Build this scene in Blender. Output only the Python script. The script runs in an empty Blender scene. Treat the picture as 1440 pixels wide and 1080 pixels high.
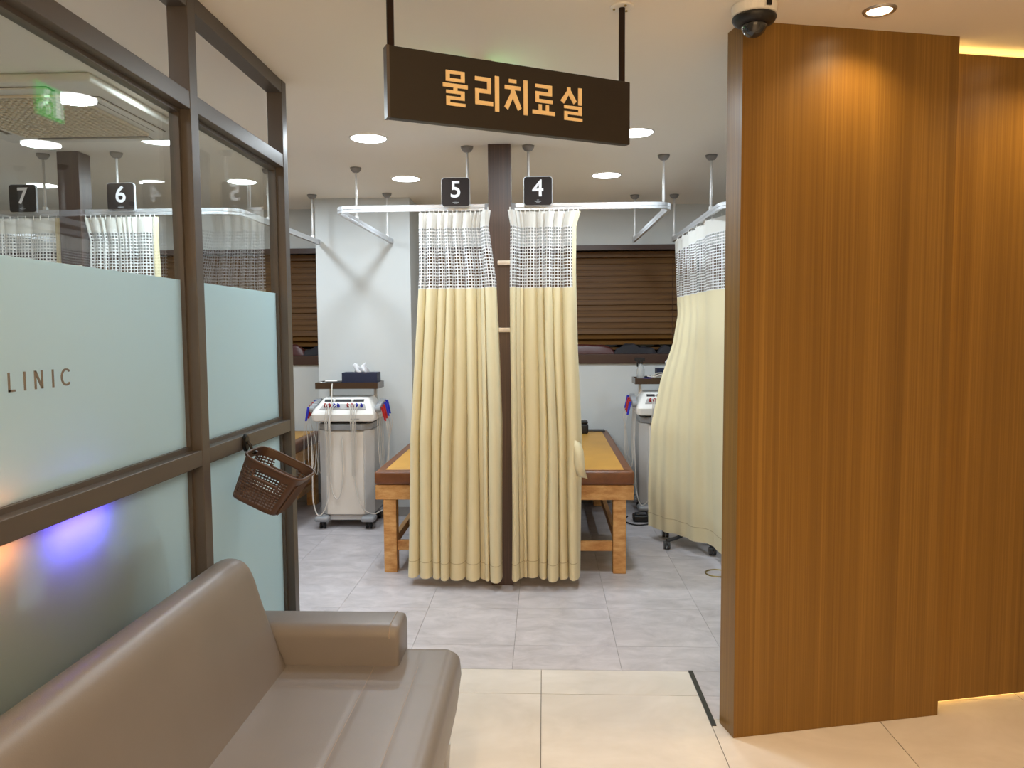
import bpy, bmesh, math, random
from mathutils import Vector, Matrix
PI = math.pi
random.seed(7)
scene = bpy.context.scene
COL = scene.collection

# ------------------------------------------------------------------ camera
H = 1.39; CEIL = 2.372
def cam_axes(p, w, r):
    cp, sp, cw, sw = math.cos(p), math.sin(p), math.cos(w), math.sin(w)
    f = Vector((-sw*cp, cw*cp, -sp)); rt = Vector((cw, sw, 0)); up = rt.cross(f)
    return rt*math.cos(r)+up*math.sin(r), up*math.cos(r)-rt*math.sin(r), f
rt, up, fw = cam_axes(math.radians(4.0), math.radians(2.4), math.radians(-0.4))
cd = bpy.data.cameras.new('camera'); cam = bpy.data.objects.new('camera', cd); COL.objects.link(cam)
cd.sensor_width = 36.0; cd.lens = 36.0*1070/1440; cd.clip_start = 0.02
M = Matrix((rt, up, -fw)).transposed().to_4x4(); M.translation = Vector((0, 0, H)); cam.matrix_world = M
scene.camera = cam

# ------------------------------------------------------------------ world, exposure
W = bpy.data.worlds.new('night'); scene.world = W; W.use_nodes = True
W.node_tree.nodes['Background'].inputs[0].default_value = (0.10, 0.12, 0.16, 1)
W.node_tree.nodes['Background'].inputs[1].default_value = 0.15
scene.view_settings.view_transform = 'Standard'; scene.view_settings.look = 'None'
scene.view_settings.gamma = 1.0; scene.view_settings.use_curve_mapping = False
scene.view_settings.exposure = 0.0

ROOM_W = 9.5      # watts of a therapy room downlight
LOBBY_W = 34.0     # watts of a lobby spot
WHITE = (0.80, 0.92, 1.0); WARM = (1.0, 0.70, 0.40)

# ------------------------------------------------------------------ materials
def srgb(r, g, b):
    c = lambda v: (v/255/12.92) if v/255 <= 0.04045 else ((v/255+0.055)/1.055)**2.4
    return (c(r), c(g), c(b), 1)
def newmat(name):
    m = bpy.data.materials.new(name); m.use_nodes = True
    nt = m.node_tree; return m, nt, nt.nodes['Principled BSDF']
def P(name, col, rough=0.5, metal=0.0, var=0.0, scale=20, bump=0.0, bscale=200, spec=0.5, coat=0.0, stretch=(1, 1, 1)):
    m, nt, b = newmat(name)
    b.inputs['Base Color'].default_value = col; b.inputs['Roughness'].default_value = rough
    b.inputs['Metallic'].default_value = metal; b.inputs['Specular IOR Level'].default_value = spec
    b.inputs['Coat Weight'].default_value = coat
    tc = nt.nodes.new('ShaderNodeTexCoord'); mp = nt.nodes.new('ShaderNodeMapping')
    mp.inputs['Scale'].default_value = stretch
    nt.links.new(tc.outputs['Object'], mp.inputs['Vector'])
    if var > 0:
        n = nt.nodes.new('ShaderNodeTexNoise'); n.inputs['Scale'].default_value = scale; n.inputs['Detail'].default_value = 5
        nt.links.new(mp.outputs[0], n.inputs['Vector'])
        mr = nt.nodes.new('ShaderNodeMapRange'); mr.inputs['From Min'].default_value = .3; mr.inputs['From Max'].default_value = .7
        mr.inputs['To Min'].default_value = 1-var; mr.inputs['To Max'].default_value = 1+var
        nt.links.new(n.outputs['Fac'], mr.inputs['Value'])
        mx = nt.nodes.new('ShaderNodeMix'); mx.data_type = 'RGBA'; mx.blend_type = 'MULTIPLY'; mx.inputs['Factor'].default_value = 1
        mx.inputs['A'].default_value = col; nt.links.new(mr.outputs[0], mx.inputs['B'])
        nt.links.new(mx.outputs['Result'], b.inputs['Base Color'])
    if bump > 0:
        n2 = nt.nodes.new('ShaderNodeTexNoise'); n2.inputs['Scale'].default_value = bscale; n2.inputs['Detail'].default_value = 3
        nt.links.new(mp.outputs[0], n2.inputs['Vector'])
        bp = nt.nodes.new('ShaderNodeBump'); bp.inputs['Strength'].default_value = bump; bp.inputs['Distance'].default_value = 0.002
        nt.links.new(n2.outputs['Fac'], bp.inputs['Height']); nt.links.new(bp.outputs[0], b.inputs['Normal'])
    return m
def wood(name, c1, c2, c3, scale=(60, 60, 1.2), rough=0.35, spec=0.5, bump=0.05, coat=0.0, broad=0.0):
    m, nt, b = newmat(name)
    tc = nt.nodes.new('ShaderNodeTexCoord'); mp = nt.nodes.new('ShaderNodeMapping'); mp.inputs['Scale'].default_value = scale
    nt.links.new(tc.outputs['Object'], mp.inputs['Vector'])
    n = nt.nodes.new('ShaderNodeTexNoise'); n.inputs['Scale'].default_value = 1.0; n.inputs['Detail'].default_value = 6; n.inputs['Roughness'].default_value = .68
    nt.links.new(mp.outputs[0], n.inputs['Vector'])
    src = n.outputs['Fac']
    if broad:
        mb = nt.nodes.new('ShaderNodeMapping'); mb.inputs['Scale'].default_value = (scale[0]*.12, scale[1]*.12, scale[2]*.5)
        nt.links.new(tc.outputs['Object'], mb.inputs['Vector'])
        nb = nt.nodes.new('ShaderNodeTexNoise'); nb.inputs['Scale'].default_value = 1.0; nb.inputs['Detail'].default_value = 3
        nt.links.new(mb.outputs[0], nb.inputs['Vector'])
        mixf = nt.nodes.new('ShaderNodeMix'); mixf.data_type = 'FLOAT'; mixf.inputs['Factor'].default_value = broad*.7
        nt.links.new(n.outputs['Fac'], mixf.inputs['A']); nt.links.new(nb.outputs['Fac'], mixf.inputs['B']); src = mixf.outputs['Result']
    cr = nt.nodes.new('ShaderNodeValToRGB'); e = cr.color_ramp.elements
    e[0].position = .33; e[0].color = c1; e[1].position = .67; e[1].color = c3
    k = e.new(.5); k.color = c2
    nt.links.new(src, cr.inputs['Fac']); nt.links.new(cr.outputs['Color'], b.inputs['Base Color'])
    b.inputs['Roughness'].default_value = rough; b.inputs['Specular IOR Level'].default_value = spec; b.inputs['Coat Weight'].default_value = coat
    bp = nt.nodes.new('ShaderNodeBump'); bp.inputs['Strength'].default_value = bump; bp.inputs['Distance'].default_value = .002
    nt.links.new(n.outputs['Fac'], bp.inputs['Height']); nt.links.new(bp.outputs[0], b.inputs['Normal'])
    return m
def emis(name, col, s):
    m, nt, b = newmat(name); b.inputs['Base Color'].default_value = col
    b.inputs['Emission Color'].default_value = col; b.inputs['Emission Strength'].default_value = s
    return m
def fabric(name, col, trans=0.35, var=.05, weave=0.15):
    m, nt, b = newmat(name)
    out = nt.nodes['Material Output']
    b.inputs['Base Color'].default_value = col; b.inputs['Roughness'].default_value = .85; b.inputs['Specular IOR Level'].default_value = .2
    b.inputs['Sheen Weight'].default_value = .15
    t = nt.nodes.new('ShaderNodeBsdfTranslucent'); t.inputs['Color'].default_value = col
    mx = nt.nodes.new('ShaderNodeMixShader'); mx.inputs[0].default_value = trans
    nt.links.new(b.outputs[0], mx.inputs[1]); nt.links.new(t.outputs[0], mx.inputs[2]); nt.links.new(mx.outputs[0], out.inputs['Surface'])
    tc = nt.nodes.new('ShaderNodeTexCoord'); n = nt.nodes.new('ShaderNodeTexNoise'); n.inputs['Scale'].default_value = 350
    nt.links.new(tc.outputs['Object'], n.inputs['Vector'])
    bp = nt.nodes.new('ShaderNodeBump'); bp.inputs['Strength'].default_value = weave; bp.inputs['Distance'].default_value = .001
    nt.links.new(n.outputs['Fac'], bp.inputs['Height']); nt.links.new(bp.outputs[0], b.inputs['Normal'])
    return m
def tilemat(name, c1, c2, rough, sc, stretch, detail=6, spec=.4):
    m, nt, b = newmat(name)
    tc = nt.nodes.new('ShaderNodeTexCoord'); oi = nt.nodes.new('ShaderNodeObjectInfo')
    vm = nt.nodes.new('ShaderNodeVectorMath'); vm.operation = 'SCALE'; vm.inputs['Scale'].default_value = 17.0
    cmb = nt.nodes.new('ShaderNodeCombineXYZ')
    for i in range(3): nt.links.new(oi.outputs['Random'], cmb.inputs[i])
    nt.links.new(cmb.outputs[0], vm.inputs[0])
    ad = nt.nodes.new('ShaderNodeVectorMath'); ad.operation = 'ADD'
    nt.links.new(tc.outputs['Object'], ad.inputs[0]); nt.links.new(vm.outputs[0], ad.inputs[1])
    mp = nt.nodes.new('ShaderNodeMapping'); mp.inputs['Scale'].default_value = stretch; mp.inputs['Rotation'].default_value = (0, 0, .35)
    nt.links.new(ad.outputs[0], mp.inputs['Vector'])
    n = nt.nodes.new('ShaderNodeTexNoise'); n.inputs['Scale'].default_value = sc; n.inputs['Detail'].default_value = detail; n.inputs['Roughness'].default_value = .65
    n.inputs['Distortion'].default_value = .6
    nt.links.new(mp.outputs[0], n.inputs['Vector'])
    cr = nt.nodes.new('ShaderNodeValToRGB'); e = cr.color_ramp.elements
    e[0].position = .3; e[0].color = c1; e[1].position = .7; e[1].color = c2
    nt.links.new(n.outputs['Fac'], cr.inputs['Fac']); nt.links.new(cr.outputs['Color'], b.inputs['Base Color'])
    b.inputs['Roughness'].default_value = rough; b.inputs['Specular IOR Level'].default_value = spec
    return m
def glassmat(name):
    m, nt, b = newmat(name); out = nt.nodes['Material Output']
    tr = nt.nodes.new('ShaderNodeBsdfTransparent'); tr.inputs[0].default_value = (.93, .96, .95, 1)
    gl = nt.nodes.new('ShaderNodeBsdfGlossy'); gl.inputs['Roughness'].default_value = .0
    fr = nt.nodes.new('ShaderNodeFresnel'); fr.inputs['IOR'].default_value = 1.5
    mx = nt.nodes.new('ShaderNodeMixShader')
    ge = nt.nodes.new('ShaderNodeNewGeometry'); mr = nt.nodes.new('ShaderNodeMapRange')
    mr.inputs['To Min'].default_value = 1.5; mr.inputs['To Max'].default_value = 1/1.5
    nt.links.new(ge.outputs['Backfacing'], mr.inputs['Value']); nt.links.new(mr.outputs[0], fr.inputs['IOR'])
    nt.links.new(fr.outputs[0], mx.inputs[0]); nt.links.new(tr.outputs[0], mx.inputs[1]); nt.links.new(gl.outputs[0], mx.inputs[2])
    nt.links.new(mx.outputs[0], out.inputs['Surface']); return m
def filmmat(name, col):
    m, nt, b = newmat(name); out = nt.nodes['Material Output']
    b.inputs['Base Color'].default_value = col; b.inputs['Roughness'].default_value = .32; b.inputs['Specular IOR Level'].default_value = .5
    t = nt.nodes.new('ShaderNodeBsdfTranslucent'); t.inputs['Color'].default_value = col
    mx = nt.nodes.new('ShaderNodeMixShader'); mx.inputs[0].default_value = .80
    nt.links.new(b.outputs[0], mx.inputs[1]); nt.links.new(t.outputs[0], mx.inputs[2]); nt.links.new(mx.outputs[0], out.inputs['Surface'])
    return m

m_wall = P('wall_paint', srgb(198, 202, 203), .8, var=.015, scale=3)
m_ceil = P('ceiling_paint', srgb(234, 228, 218), .9, var=.01, scale=2)
m_grey = tilemat('grey_vinyl_tile', srgb(170, 165, 168), srgb(204, 198, 201), .36, 6.0, (1.0, 1.7, 1))
m_cream = tilemat('cream_porcelain', srgb(204, 197, 188), srgb(222, 216, 209), .18, 2.2, (1, 1.6, 1), 4)
m_joint = P('floor_joint', srgb(105, 95, 84), .9)
m_panel = wood('wall_veneer', srgb(104, 74, 27), srgb(121, 88, 35), srgb(144, 108, 48), (150, 150, .4), .34, .4, .02, broad=.5)
m_column = wood('dark_veneer', srgb(58, 42, 36), srgb(72, 53, 45), srgb(88, 66, 56), (90, 90, .8), .4)
m_frame = P('brown_aluminium', srgb(86, 80, 76), .40, .25, var=.03, scale=5)
m_glass = glassmat('clear_glass'); m_film = filmmat('frosted_film', srgb(218, 234, 237))
m_letter = P('grey_lettering', srgb(112, 104, 96), .5)
m_leather = P('taupe_leatherette', srgb(117, 113, 113), .38, var=.03, scale=6, bump=.12, bscale=420)
m_seam = P('seam_thread', srgb(146, 136, 128), .6)
m_darkmetal = P('dark_metal', srgb(30, 28, 28), .4, .6)
m_black = P('black_plastic', srgb(20, 20, 22), .45)
m_rubber = P('black_rubber', srgb(26, 26, 28), .7)
m_sign = P('brown_black_sign', srgb(34, 27, 20), .45)
m_signtext = P('cream_letter', srgb(250, 222, 170), .5)
m_pole = P('dark_pole', srgb(42, 28, 20), .25, .5)
m_steel = P('brushed_steel', srgb(190, 188, 186), .3, .9)
m_strip = P('dark_strip', srgb(58, 60, 64), .3, .7)
m_alu = P('anodised_rail', srgb(206, 208, 212), .35, .6)
m_rod = P('white_rod', srgb(222, 222, 222), .35, .15)
m_cup = P('grey_cup', srgb(132, 130, 130), .5)
m_brk = P('champagne_metal', srgb(222, 212, 198), .4, .2)
m_plate = P('charcoal_plate', srgb(44, 37, 36), .55, spec=.2)
m_clear = P('clear_acrylic_edge', srgb(205, 208, 212), .2)
m_digit = P('white_print', srgb(238, 238, 244), .5)
m_cbody = fabric('cream_curtain', srgb(240, 228, 190), .22); m_hem = fabric('cream_hem_stitch', srgb(206, 190, 146), .1)
m_chead = fabric('white_header', srgb(236, 234, 228), .4)
m_cnet = fabric('white_net', srgb(240, 240, 240), .3, weave=0)
m_hook = P('white_plastic_hook', srgb(232, 232, 230), .4)
m_bedwood = wood('pine', srgb(172, 118, 62), srgb(198, 148, 90), srgb(216, 172, 116), (9, 9, 26), .4, .4)
m_vinylB = P('brown_vinyl', srgb(112, 66, 34), .38, var=.22, scale=22, bump=.2, bscale=150)
m_vinylY = P('ochre_vinyl', srgb(196, 145, 62), .5, var=.05, scale=8, bump=.1, bscale=120)
m_blind = wood('stained_slat', srgb(74, 45, 10), srgb(88, 56, 15), srgb(104, 70, 24), (1.4, 50, 90), .5, .3, .02)
m_cord = P('blind_cord', srgb(74, 44, 22), .8)
m_wframe = P('brown_window_frame', srgb(62, 40, 32), .4)
m_night = P('night_pane', srgb(12, 12, 16), .05)
m_white = P('white_plastic', srgb(232, 231, 228), .35)
m_cartw = P('cart_white', srgb(228, 220, 210), .45)
m_cartg = P('cart_side_grey', srgb(196, 194, 192), .45)
m_pgrey = P('grey_plastic', srgb(150, 152, 156), .4)
m_panelgrey = P('console_panel', srgb(172, 170, 168), .45)
m_dgrey = P('dark_grey_glass', srgb(58, 58, 62), .25)
m_red = P('red_plastic', srgb(170, 22, 24), .35); m_blue = P('blue_plastic', srgb(34, 44, 180), .35)
m_cable = P('grey_white_cable', srgb(206, 200, 192), .5)
m_navy = P('navy_card', srgb(22, 30, 58), .55, var=.04, scale=60)
m_tissue = fabric('tissue', srgb(245, 246, 250), .3)
m_tray = P('smoked_tray', srgb(70, 52, 38), .2)
m_basket = P('brown_basket', srgb(80, 57, 44), .45)
m_maroon = P('maroon_vinyl', srgb(70, 26, 24), .35, var=.08, scale=9)
m_darkcloth = P('navy_black_cloth', srgb(30, 28, 34), .75, var=.15, scale=14)
m_brass = P('brass', srgb(168, 148, 92), .3, .9)
m_lampring = P('white_lamp_trim', srgb(230, 228, 222), .4)
m_lamp = emis('lamp_white', (.93, .97, 1, 1), 14); m_lampwarm = emis('lamp_warm', (1, .78, .50, 1), 10)
m_led = emis('led_amber', (1.0, .62, .17, 1), 13); m_globe = emis('globe_glow', (1.0, .66, .35, 1), 150)
m_green = emis('exit_green', srgb(20, 190, 80), 2.6); m_exitw = emis('exit_white', (.8, 1, .85, 1), 2.6)
m_violet = emis('violet_screen', (.16, .08, 1.0, 1), 22); m_orange = emis('orange_screen', (1.0, .28, .10, 1), 8)
m_cabinet = P('dark_green_grey_laminate', srgb(58, 60, 54), .6)
m_bottle = P('clear_bottle', srgb(196, 198, 196), .15); m_bottle.node_tree.nodes['Principled BSDF'].inputs['Alpha'].default_value = .45
m_dome = P('smoked_dome', srgb(40, 40, 42), .05, coat=.5)
m_acw = P('ac_white', srgb(212, 208, 200), .5); m_lattice = P('ac_lattice', srgb(226, 214, 190), .55); m_acdark = P('ac_dark', srgb(104, 96, 84), .8)

# ------------------------------------------------------------------ mesh helpers
class MB:
    def __init__(s): s.v = []; s.f = []; s.m = []; s.cur = 0
    def add(s, vs, fs):
        o = len(s.v); s.v += [tuple(v) for v in vs]; s.f += [tuple(i+o for i in f) for f in fs]; s.m += [s.cur]*len(fs); return s
    def box(s, x0, x1, y0, y1, z0, z1, mat=None):
        vs = [Vector((x, y, z)) for z in (z0, z1) for y in (y0, y1) for x in (x0, x1)]
        if mat: vs = [mat @ v for v in vs]
        return s.add(vs, [(0, 2, 3, 1), (4, 5, 7, 6), (0, 1, 5, 4), (2, 6, 7, 3), (0, 4, 6, 2), (1, 3, 7, 5)])
    def loft(s, rings, cap0=True, cap1=True, closed=True):
        n = len(rings[0]); vs = [p for r in rings for p in r]; fs = []
        for i in range(len(rings)-1):
            for j in range(n if closed else n-1):
                k = (j+1) % n; fs.append((i*n+j, i*n+k, (i+1)*n+k, (i+1)*n+j))
        if cap0: fs.append(tuple(reversed(range(n))))
        if cap1: fs.append(tuple(range((len(rings)-1)*n, len(rings)*n)))
        return s.add(vs, fs)
    def prism(s, poly, z0, z1, mat=None):          # poly in XY
        r = [[Vector((x, y, z)) for x, y in poly] for z in (z0, z1)]
        if mat: r = [[mat @ v for v in q] for q in r]
        return s.loft(r)
    def cyl(s, c, r, h, axis='z', n=20, r2=None):
        r2 = r if r2 is None else r2; c = Vector(c); rings = []
        for t, rr in ((0, r), (h, r2)):
            q = []
            for i in range(n):
                a = 2*PI*i/n; p = (rr*math.cos(a), rr*math.sin(a), t)
                if axis == 'x': p = (p[2], p[0], p[1])
                elif axis == 'y': p = (p[1], p[2], p[0])
                q.append(c+Vector(p))
            rings.append(q)
        return s.loft(rings)
    def lathe(s, c, prof, n=24, cap=True):
        c = Vector(c)
        return s.loft([[c+Vector((r*math.cos(2*PI*i/n), r*math.sin(2*PI*i/n), z)) for i in range(n)] for r, z in prof], cap, cap)
    def tube(s, pts, r, n=8, sub=6):
        pts = [Vector(p) for p in pts]
        if sub > 1 and len(pts) > 2:
            q = [pts[0]*2-pts[1]]+pts+[pts[-1]*2-pts[-2]]; out = []
            for i in range(1, len(q)-2):
                a, b, c, d = q[i-1:i+3]
                for k in range(sub):
                    t = k/sub; out.append(.5*((2*b)+(c-a)*t+(2*a-5*b+4*c-d)*t*t+(3*b-a-3*c+d)*t**3))
            out.append(pts[-1]); pts = out
        rings = []; nv = None
        for i, p in enumerate(pts):
            t = (pts[min(i+1, len(pts)-1)]-pts[max(i-1, 0)]).normalized()
            if nv is None: nv = t.orthogonal().normalized()
            else: nv = (nv-t*nv.dot(t)).normalized()
            b = t.cross(nv); rings.append([p+nv*r*math.cos(2*PI*k/n)+b*r*math.sin(2*PI*k/n) for k in range(n)])
        return s.loft(rings)
    def rbox(s, x0, x1, y0, y1, z0, z1, r, n=4, mat=None):   # box with all edges rounded
        hx, hy, hz = (x1-x0)/2, (y1-y0)/2, (z1-z0)/2; c = Vector(((x0+x1)/2, (y0+y1)/2, (z0+z1)/2))
        rings = []
        for sz in (-1, 1):
            for i in range(n+1):
                a = (i/n)*PI/2
                if sz < 0: off = r*(1-math.sin(a)); z = -hz+r*(1-math.cos(a))
                else: off = r*(1-math.cos(a)); z = hz-r+r*math.sin(a)
                ring = []
                for q, (sx, sy) in enumerate(((1, 1), (-1, 1), (-1, -1), (1, -1))):
                    for j in range(n+1):
                        b = q*PI/2+(j/n)*PI/2; rr = max(r-off, 1e-4)
                        ring.append(c+Vector((sx*(hx-r)+rr*math.cos(b), sy*(hy-r)+rr*math.sin(b), z)))
                rings.append([mat @ v for v in ring] if mat else ring)
        return s.loft(rings)
    def build(s, name, mats, parent=None, smooth=False, bevel=0, loc=None, **props):
        me = bpy.data.meshes.new(name); me.from_pydata(s.v, [], s.f)
        mats = mats if isinstance(mats, (list, tuple)) else [mats]
        for m in mats: me.materials.append(m)
        if len(mats) > 1: me.polygons.foreach_set('material_index', s.m)
        bm = bmesh.new(); bm.from_mesh(me); bmesh.ops.recalc_face_normals(bm, faces=bm.faces[:]); bm.to_mesh(me); bm.free()
        if smooth: me.polygons.foreach_set('use_smooth', [True]*len(me.polygons))
        me.update()
        o = bpy.data.objects.new(name, me); COL.objects.link(o)
        if parent: o.parent = parent
        if loc: o.location = loc
        if bevel:
            b = o.modifiers.new('bevel', 'BEVEL'); b.width = bevel; b.segments = 2; b.limit_method = 'ANGLE'; b.angle_limit = .6
            me.polygons.foreach_set('use_smooth', [True]*len(me.polygons))
            w = o.modifiers.new('wn', 'WEIGHTED_NORMAL')
        elif smooth == 'auto':
            ang = o.data
            for e in ang.edges: pass
            sh = o.modifiers.new('wn', 'WEIGHTED_NORMAL')
        for k, v in props.items(): o[k] = v
        return o
def tag(o, label, cat, group=None, kind=None):
    o['label'] = label; o['category'] = cat
    if group: o['group'] = group
    if kind: o['kind'] = kind
    return o
def thing(name, label, cat, loc=(0, 0, 0), rz=0, group=None, kind=None):
    o = bpy.data.objects.new(name, None); COL.objects.link(o); o.location = loc; o.rotation_euler = (0, 0, rz); o.empty_display_size = .1
    return tag(o, label, cat, group, kind)
def dup(root, loc, rz=0, label=None, skip=()):
    r = root.copy(); COL.objects.link(r); r.location = loc; r.rotation_euler = (0, 0, rz)
    if label: r['label'] = label
    for ch in list(root.children):
        if ch.name.split('.')[0] in skip: continue
        c = ch.copy(); COL.objects.link(c); c.parent = r
        for g in list(ch.children):
            d = g.copy(); COL.objects.link(d); d.parent = c
    return r
def autosmooth(o, ang=40):
    me = o.data; me.polygons.foreach_set('use_smooth', [True]*len(me.polygons))
    me.set_sharp_from_angle(angle=math.radians(ang)); return o

def light(name, kind, loc, energy, col, rot=(0, 0, 0), **kw):
    l = bpy.data.lights.new(name, kind); l.energy = energy; l.color = col
    for k, v in kw.items(): setattr(l, k, v)
    o = bpy.data.objects.new(name, l); COL.objects.link(o); o.location = loc; o.rotation_euler = rot
    return o

# ------------------------------------------------------------------ floor
fl = MB().box(-4.6, 4.0, -2.6, 6.4, -.12, -.004).build('floor', m_joint)
tag(fl, 'floor of grey stone-look tiles meeting cream porcelain tiles', 'floor', kind='structure')
_tm = {}
def tile(x0, x1, y0, y1, mat, g):
    x0 += g; x1 -= g; y0 += g; y1 -= g
    if x1-x0 < .01 or y1-y0 < .01: return
    key = (round(x1-x0, 4), round(y1-y0, 4), mat.name)
    if key not in _tm:
        hx, hy = (x1-x0)/2, (y1-y0)/2
        o = MB().box(-hx, hx, -hy, hy, -.008, 0).build('tile', mat, fl); _tm[key] = o.data
    else:
        o = bpy.data.objects.new('tile', _tm[key]); COL.objects.link(o); o.parent = fl
    o.location = ((x0+x1)/2, (y0+y1)/2, 0)
def tiles(rx0, rx1, ry0, ry1, ox, oy, s, mat, g):
    i0 = math.floor((rx0-ox)/s); i1 = math.ceil((rx1-ox)/s); j0 = math.floor((ry0-oy)/s); j1 = math.ceil((ry1-oy)/s)
    for i in range(i0, i1):
        for j in range(j0, j1):
            tile(max(rx0, ox+i*s), min(rx1, ox+(i+1)*s), max(ry0, oy+j*s), min(ry1, oy+(j+1)*s), mat, g)
tiles(-4.5, 3.9, 3.04, 6.12, -.135, 3.28, .45, m_grey, .0007)
tiles(.60, 1.185, 2.658, 3.04, -.135, 3.28, .45, m_grey, .0007)
tiles(-4.5, -1.05, .4, 3.04, -.135, 3.28, .45, m_grey, .0007)
tiles(-1.05, .585, -2.5, 3.04, -.015, 2.83, .6, m_cream, .0013)
tiles(.585, 1.185, -2.5, 2.658, -.015, 2.83, .6, m_cream, .0013)
tiles(1.185, 3.9, -2.5, 3.04, -.015, 2.83, .6, m_cream, .0013)
tag(MB().box(.583, .601, 2.61, 3.04, -.004, .004).build('trim_1', m_strip), 'steel threshold strip set in the floor by the wood wall', 'floor strip', kind='structure')

# ------------------------------------------------------------------ ceiling, outer walls
tag(MB().box(-4.6, 4.0, -2.6, 6.4, CEIL, CEIL+.1).build('ceiling', m_ceil), 'plain matt painted ceiling', 'ceiling', kind='structure')
BW = 6.10           # back wall face
wb = thing('wall_back', 'white back wall with a square pillar and window openings', 'wall', (0, BW, 0), kind='structure')
PX0, PX1, PY = -1.685, -.982, 5.63
SILL, WTOP = 1.125, 2.06
MB().box(-4.6, 4.0, 0, .26, 0, SILL).build('lower_wall', m_wall, wb)
MB().box(-4.6, 4.0, 0, .26, WTOP, CEIL).build('lintel', m_wall, wb)
MB().box(PX0, PX1, PY-BW, .26, 0, CEIL).build('pillar', m_wall, wb)
MB().box(-4.6, 4.0, .262, .30, 0, CEIL).build('outer_wall', m_wframe, wb)
tag(MB().box(-4.6, -4.5, -2.6, 6.4, 0, CEIL).build('wall_left', m_wall), 'white side wall of the therapy room beyond the glass', 'wall', kind='structure')
tag(MB().box(3.9, 4.0, -2.6, 6.4, 0, CEIL).build('wall_right', m_wall), 'white side wall behind the wood panelling', 'wall', kind='structure')
tag(MB().box(-4.6, 4.0, -2.6, -2.5, 0, CEIL).build('wall_front', m_wall), 'plain lobby wall facing the therapy room', 'wall', kind='structure')
bb = MB()
bb.box(PX1+.001, 3.9, BW-.012, BW-.0005, 0, .07); bb.box(-4.5, PX0-.001, BW-.012, BW-.0005, 0, .07)
bb.box(PX0-.012, PX1+.012, PY-.012, PY-.0005, 0, .07)
tag(bb.build('baseboard_back', P('grey_base', srgb(150, 146, 142), .5)), 'low grey baseboard along the white back wall', 'baseboard', kind='structure')

def window(n, x0, x1, label):
    t = thing('window_%d' % n, label, 'window', (0, BW, 0), kind='structure')
    f = MB()
    f.box(x0, x1, -.012, .02, WTOP-.04, WTOP); f.build('frame_head', m_wframe, t)
    MB().box(x0, x1, -.02, .25, SILL, SILL+.075).build('sill', m_wframe, t, bevel=.004)
    MB().box(x0, x1, .245, .25, SILL+.075, WTOP).build('pane', m_night, t)
    k = x0
    while k < x1:
        MB().box(k, k+.05, .20, .246, SILL+.075, WTOP-.001).build('mullion', m_wframe, t); k += (x1-x0-.05)/4+1e-6
window(1, PX1+.001, 3.85, 'dark window with a brown sill right of the white pillar')
window(2, -4.45, PX0-.001, 'dark window with a brown sill left of the white pillar')
SILLT = SILL+.075
def blind(x0, x1, label, seed):
    rnd = random.Random(seed); L = x1-x0
    t = thing('wooden_blind', label, 'blind', ((x0+x1)/2, BW+.115, SILLT+.02), group='wooden venetian blinds')
    top = WTOP-.042-(SILLT+.02)
    MB().box(-L/2, L/2, -.03, .03, top-.045, top).build('head_rail', m_blind, t)
    sp = .047; zz = top-.06; me = None; n = 0
    while zz > .05:
        if me is None:
            o = MB().box(-L/2, L/2, -.0275, .0275, -.0015, .0015).build('slat', m_blind, t); me = o.data
        else: o = bpy.data.objects.new('slat', me); COL.objects.link(o); o.parent = t
        a = 80+rnd.uniform(-4, 4)
        if n in (13, 14): a = 52
        if n in (8,): a = 70
        o.location = (0, 0, zz-.01); o.rotation_euler = (math.radians(a), 0, 0)
        zz -= sp*rnd.uniform(.96, 1.04); n += 1
    MB().box(-L/2, L/2, -.02, .02, .012, .03).build('bottom_rail', m_blind, t)
    for k in (-.82, .0, .82):
        c = MB(); x = k*L/2; c.tube([(x, -.034, .03), (x, -.034, top-.02)], .0022, 6, 1)
        for q in range(0, 14, 2): c.cyl((x, -.034, .12+q*.05+rnd.uniform(-.01, .01)), .004, .012, n=6)
        c.build('ladder_cord', m_cord, t)
blind(PX1+.02, .92+.31, 'wooden venetian blind over the window above the padded beds', 1)
blind(1.26, 3.6, 'wooden venetian blind over the window behind the wood wall', 2)
blind(-3.0, PX0-.02, 'wooden venetian blind beside the left edge of the white pillar', 3)
blind(-4.4, -3.03, 'wooden venetian blind at the side wall beyond the glass', 4)

# ------------------------------------------------------------------ wood panel wall
WA = Vector((.640, 2.530, 0)); WR = math.radians(13)
ww = thing('wall_panelled', 'brown veneered feature wall of two staggered panels', 'wall', WA, WR, kind='structure')
TP = MB(); TP.box(0, .79, 0, .03, .001, CEIL); TP.box(0, .06, .03, .105, .001, CEIL)
TP.build('panel', m_panel, ww)
MB().box(.07, 3.2, .072, .10, .010, CEIL-.028).build('panel', m_panel, ww)
MB().box(.10, 3.2, .13, .17, .001, CEIL).build('backing_wall', m_wall, ww)
def local(x, y, z): 
    return WA+Vector((x*math.cos(WR)-y*math.sin(WR), x*math.sin(WR)+y*math.cos(WR), z))
def led(name, box, label):
    t = thing('light_strip', label, 'light', WA, WR, group=None)
    MB().box(*box).build('diffuser', m_led, t)
    return t
led('a', (.10, 3.1, .105, .115, CEIL-.040, CEIL-.030), 'amber light strip along the top of the recessed wood panel')
led('b', (.10, 3.1, .103, .115, .001, .009), 'amber light strip along the foot of the recessed wood panel')
led('c', (.770, .778, .032, .040, .02, CEIL-.03), 'upright amber light strip in the joint between wood panels')

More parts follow.
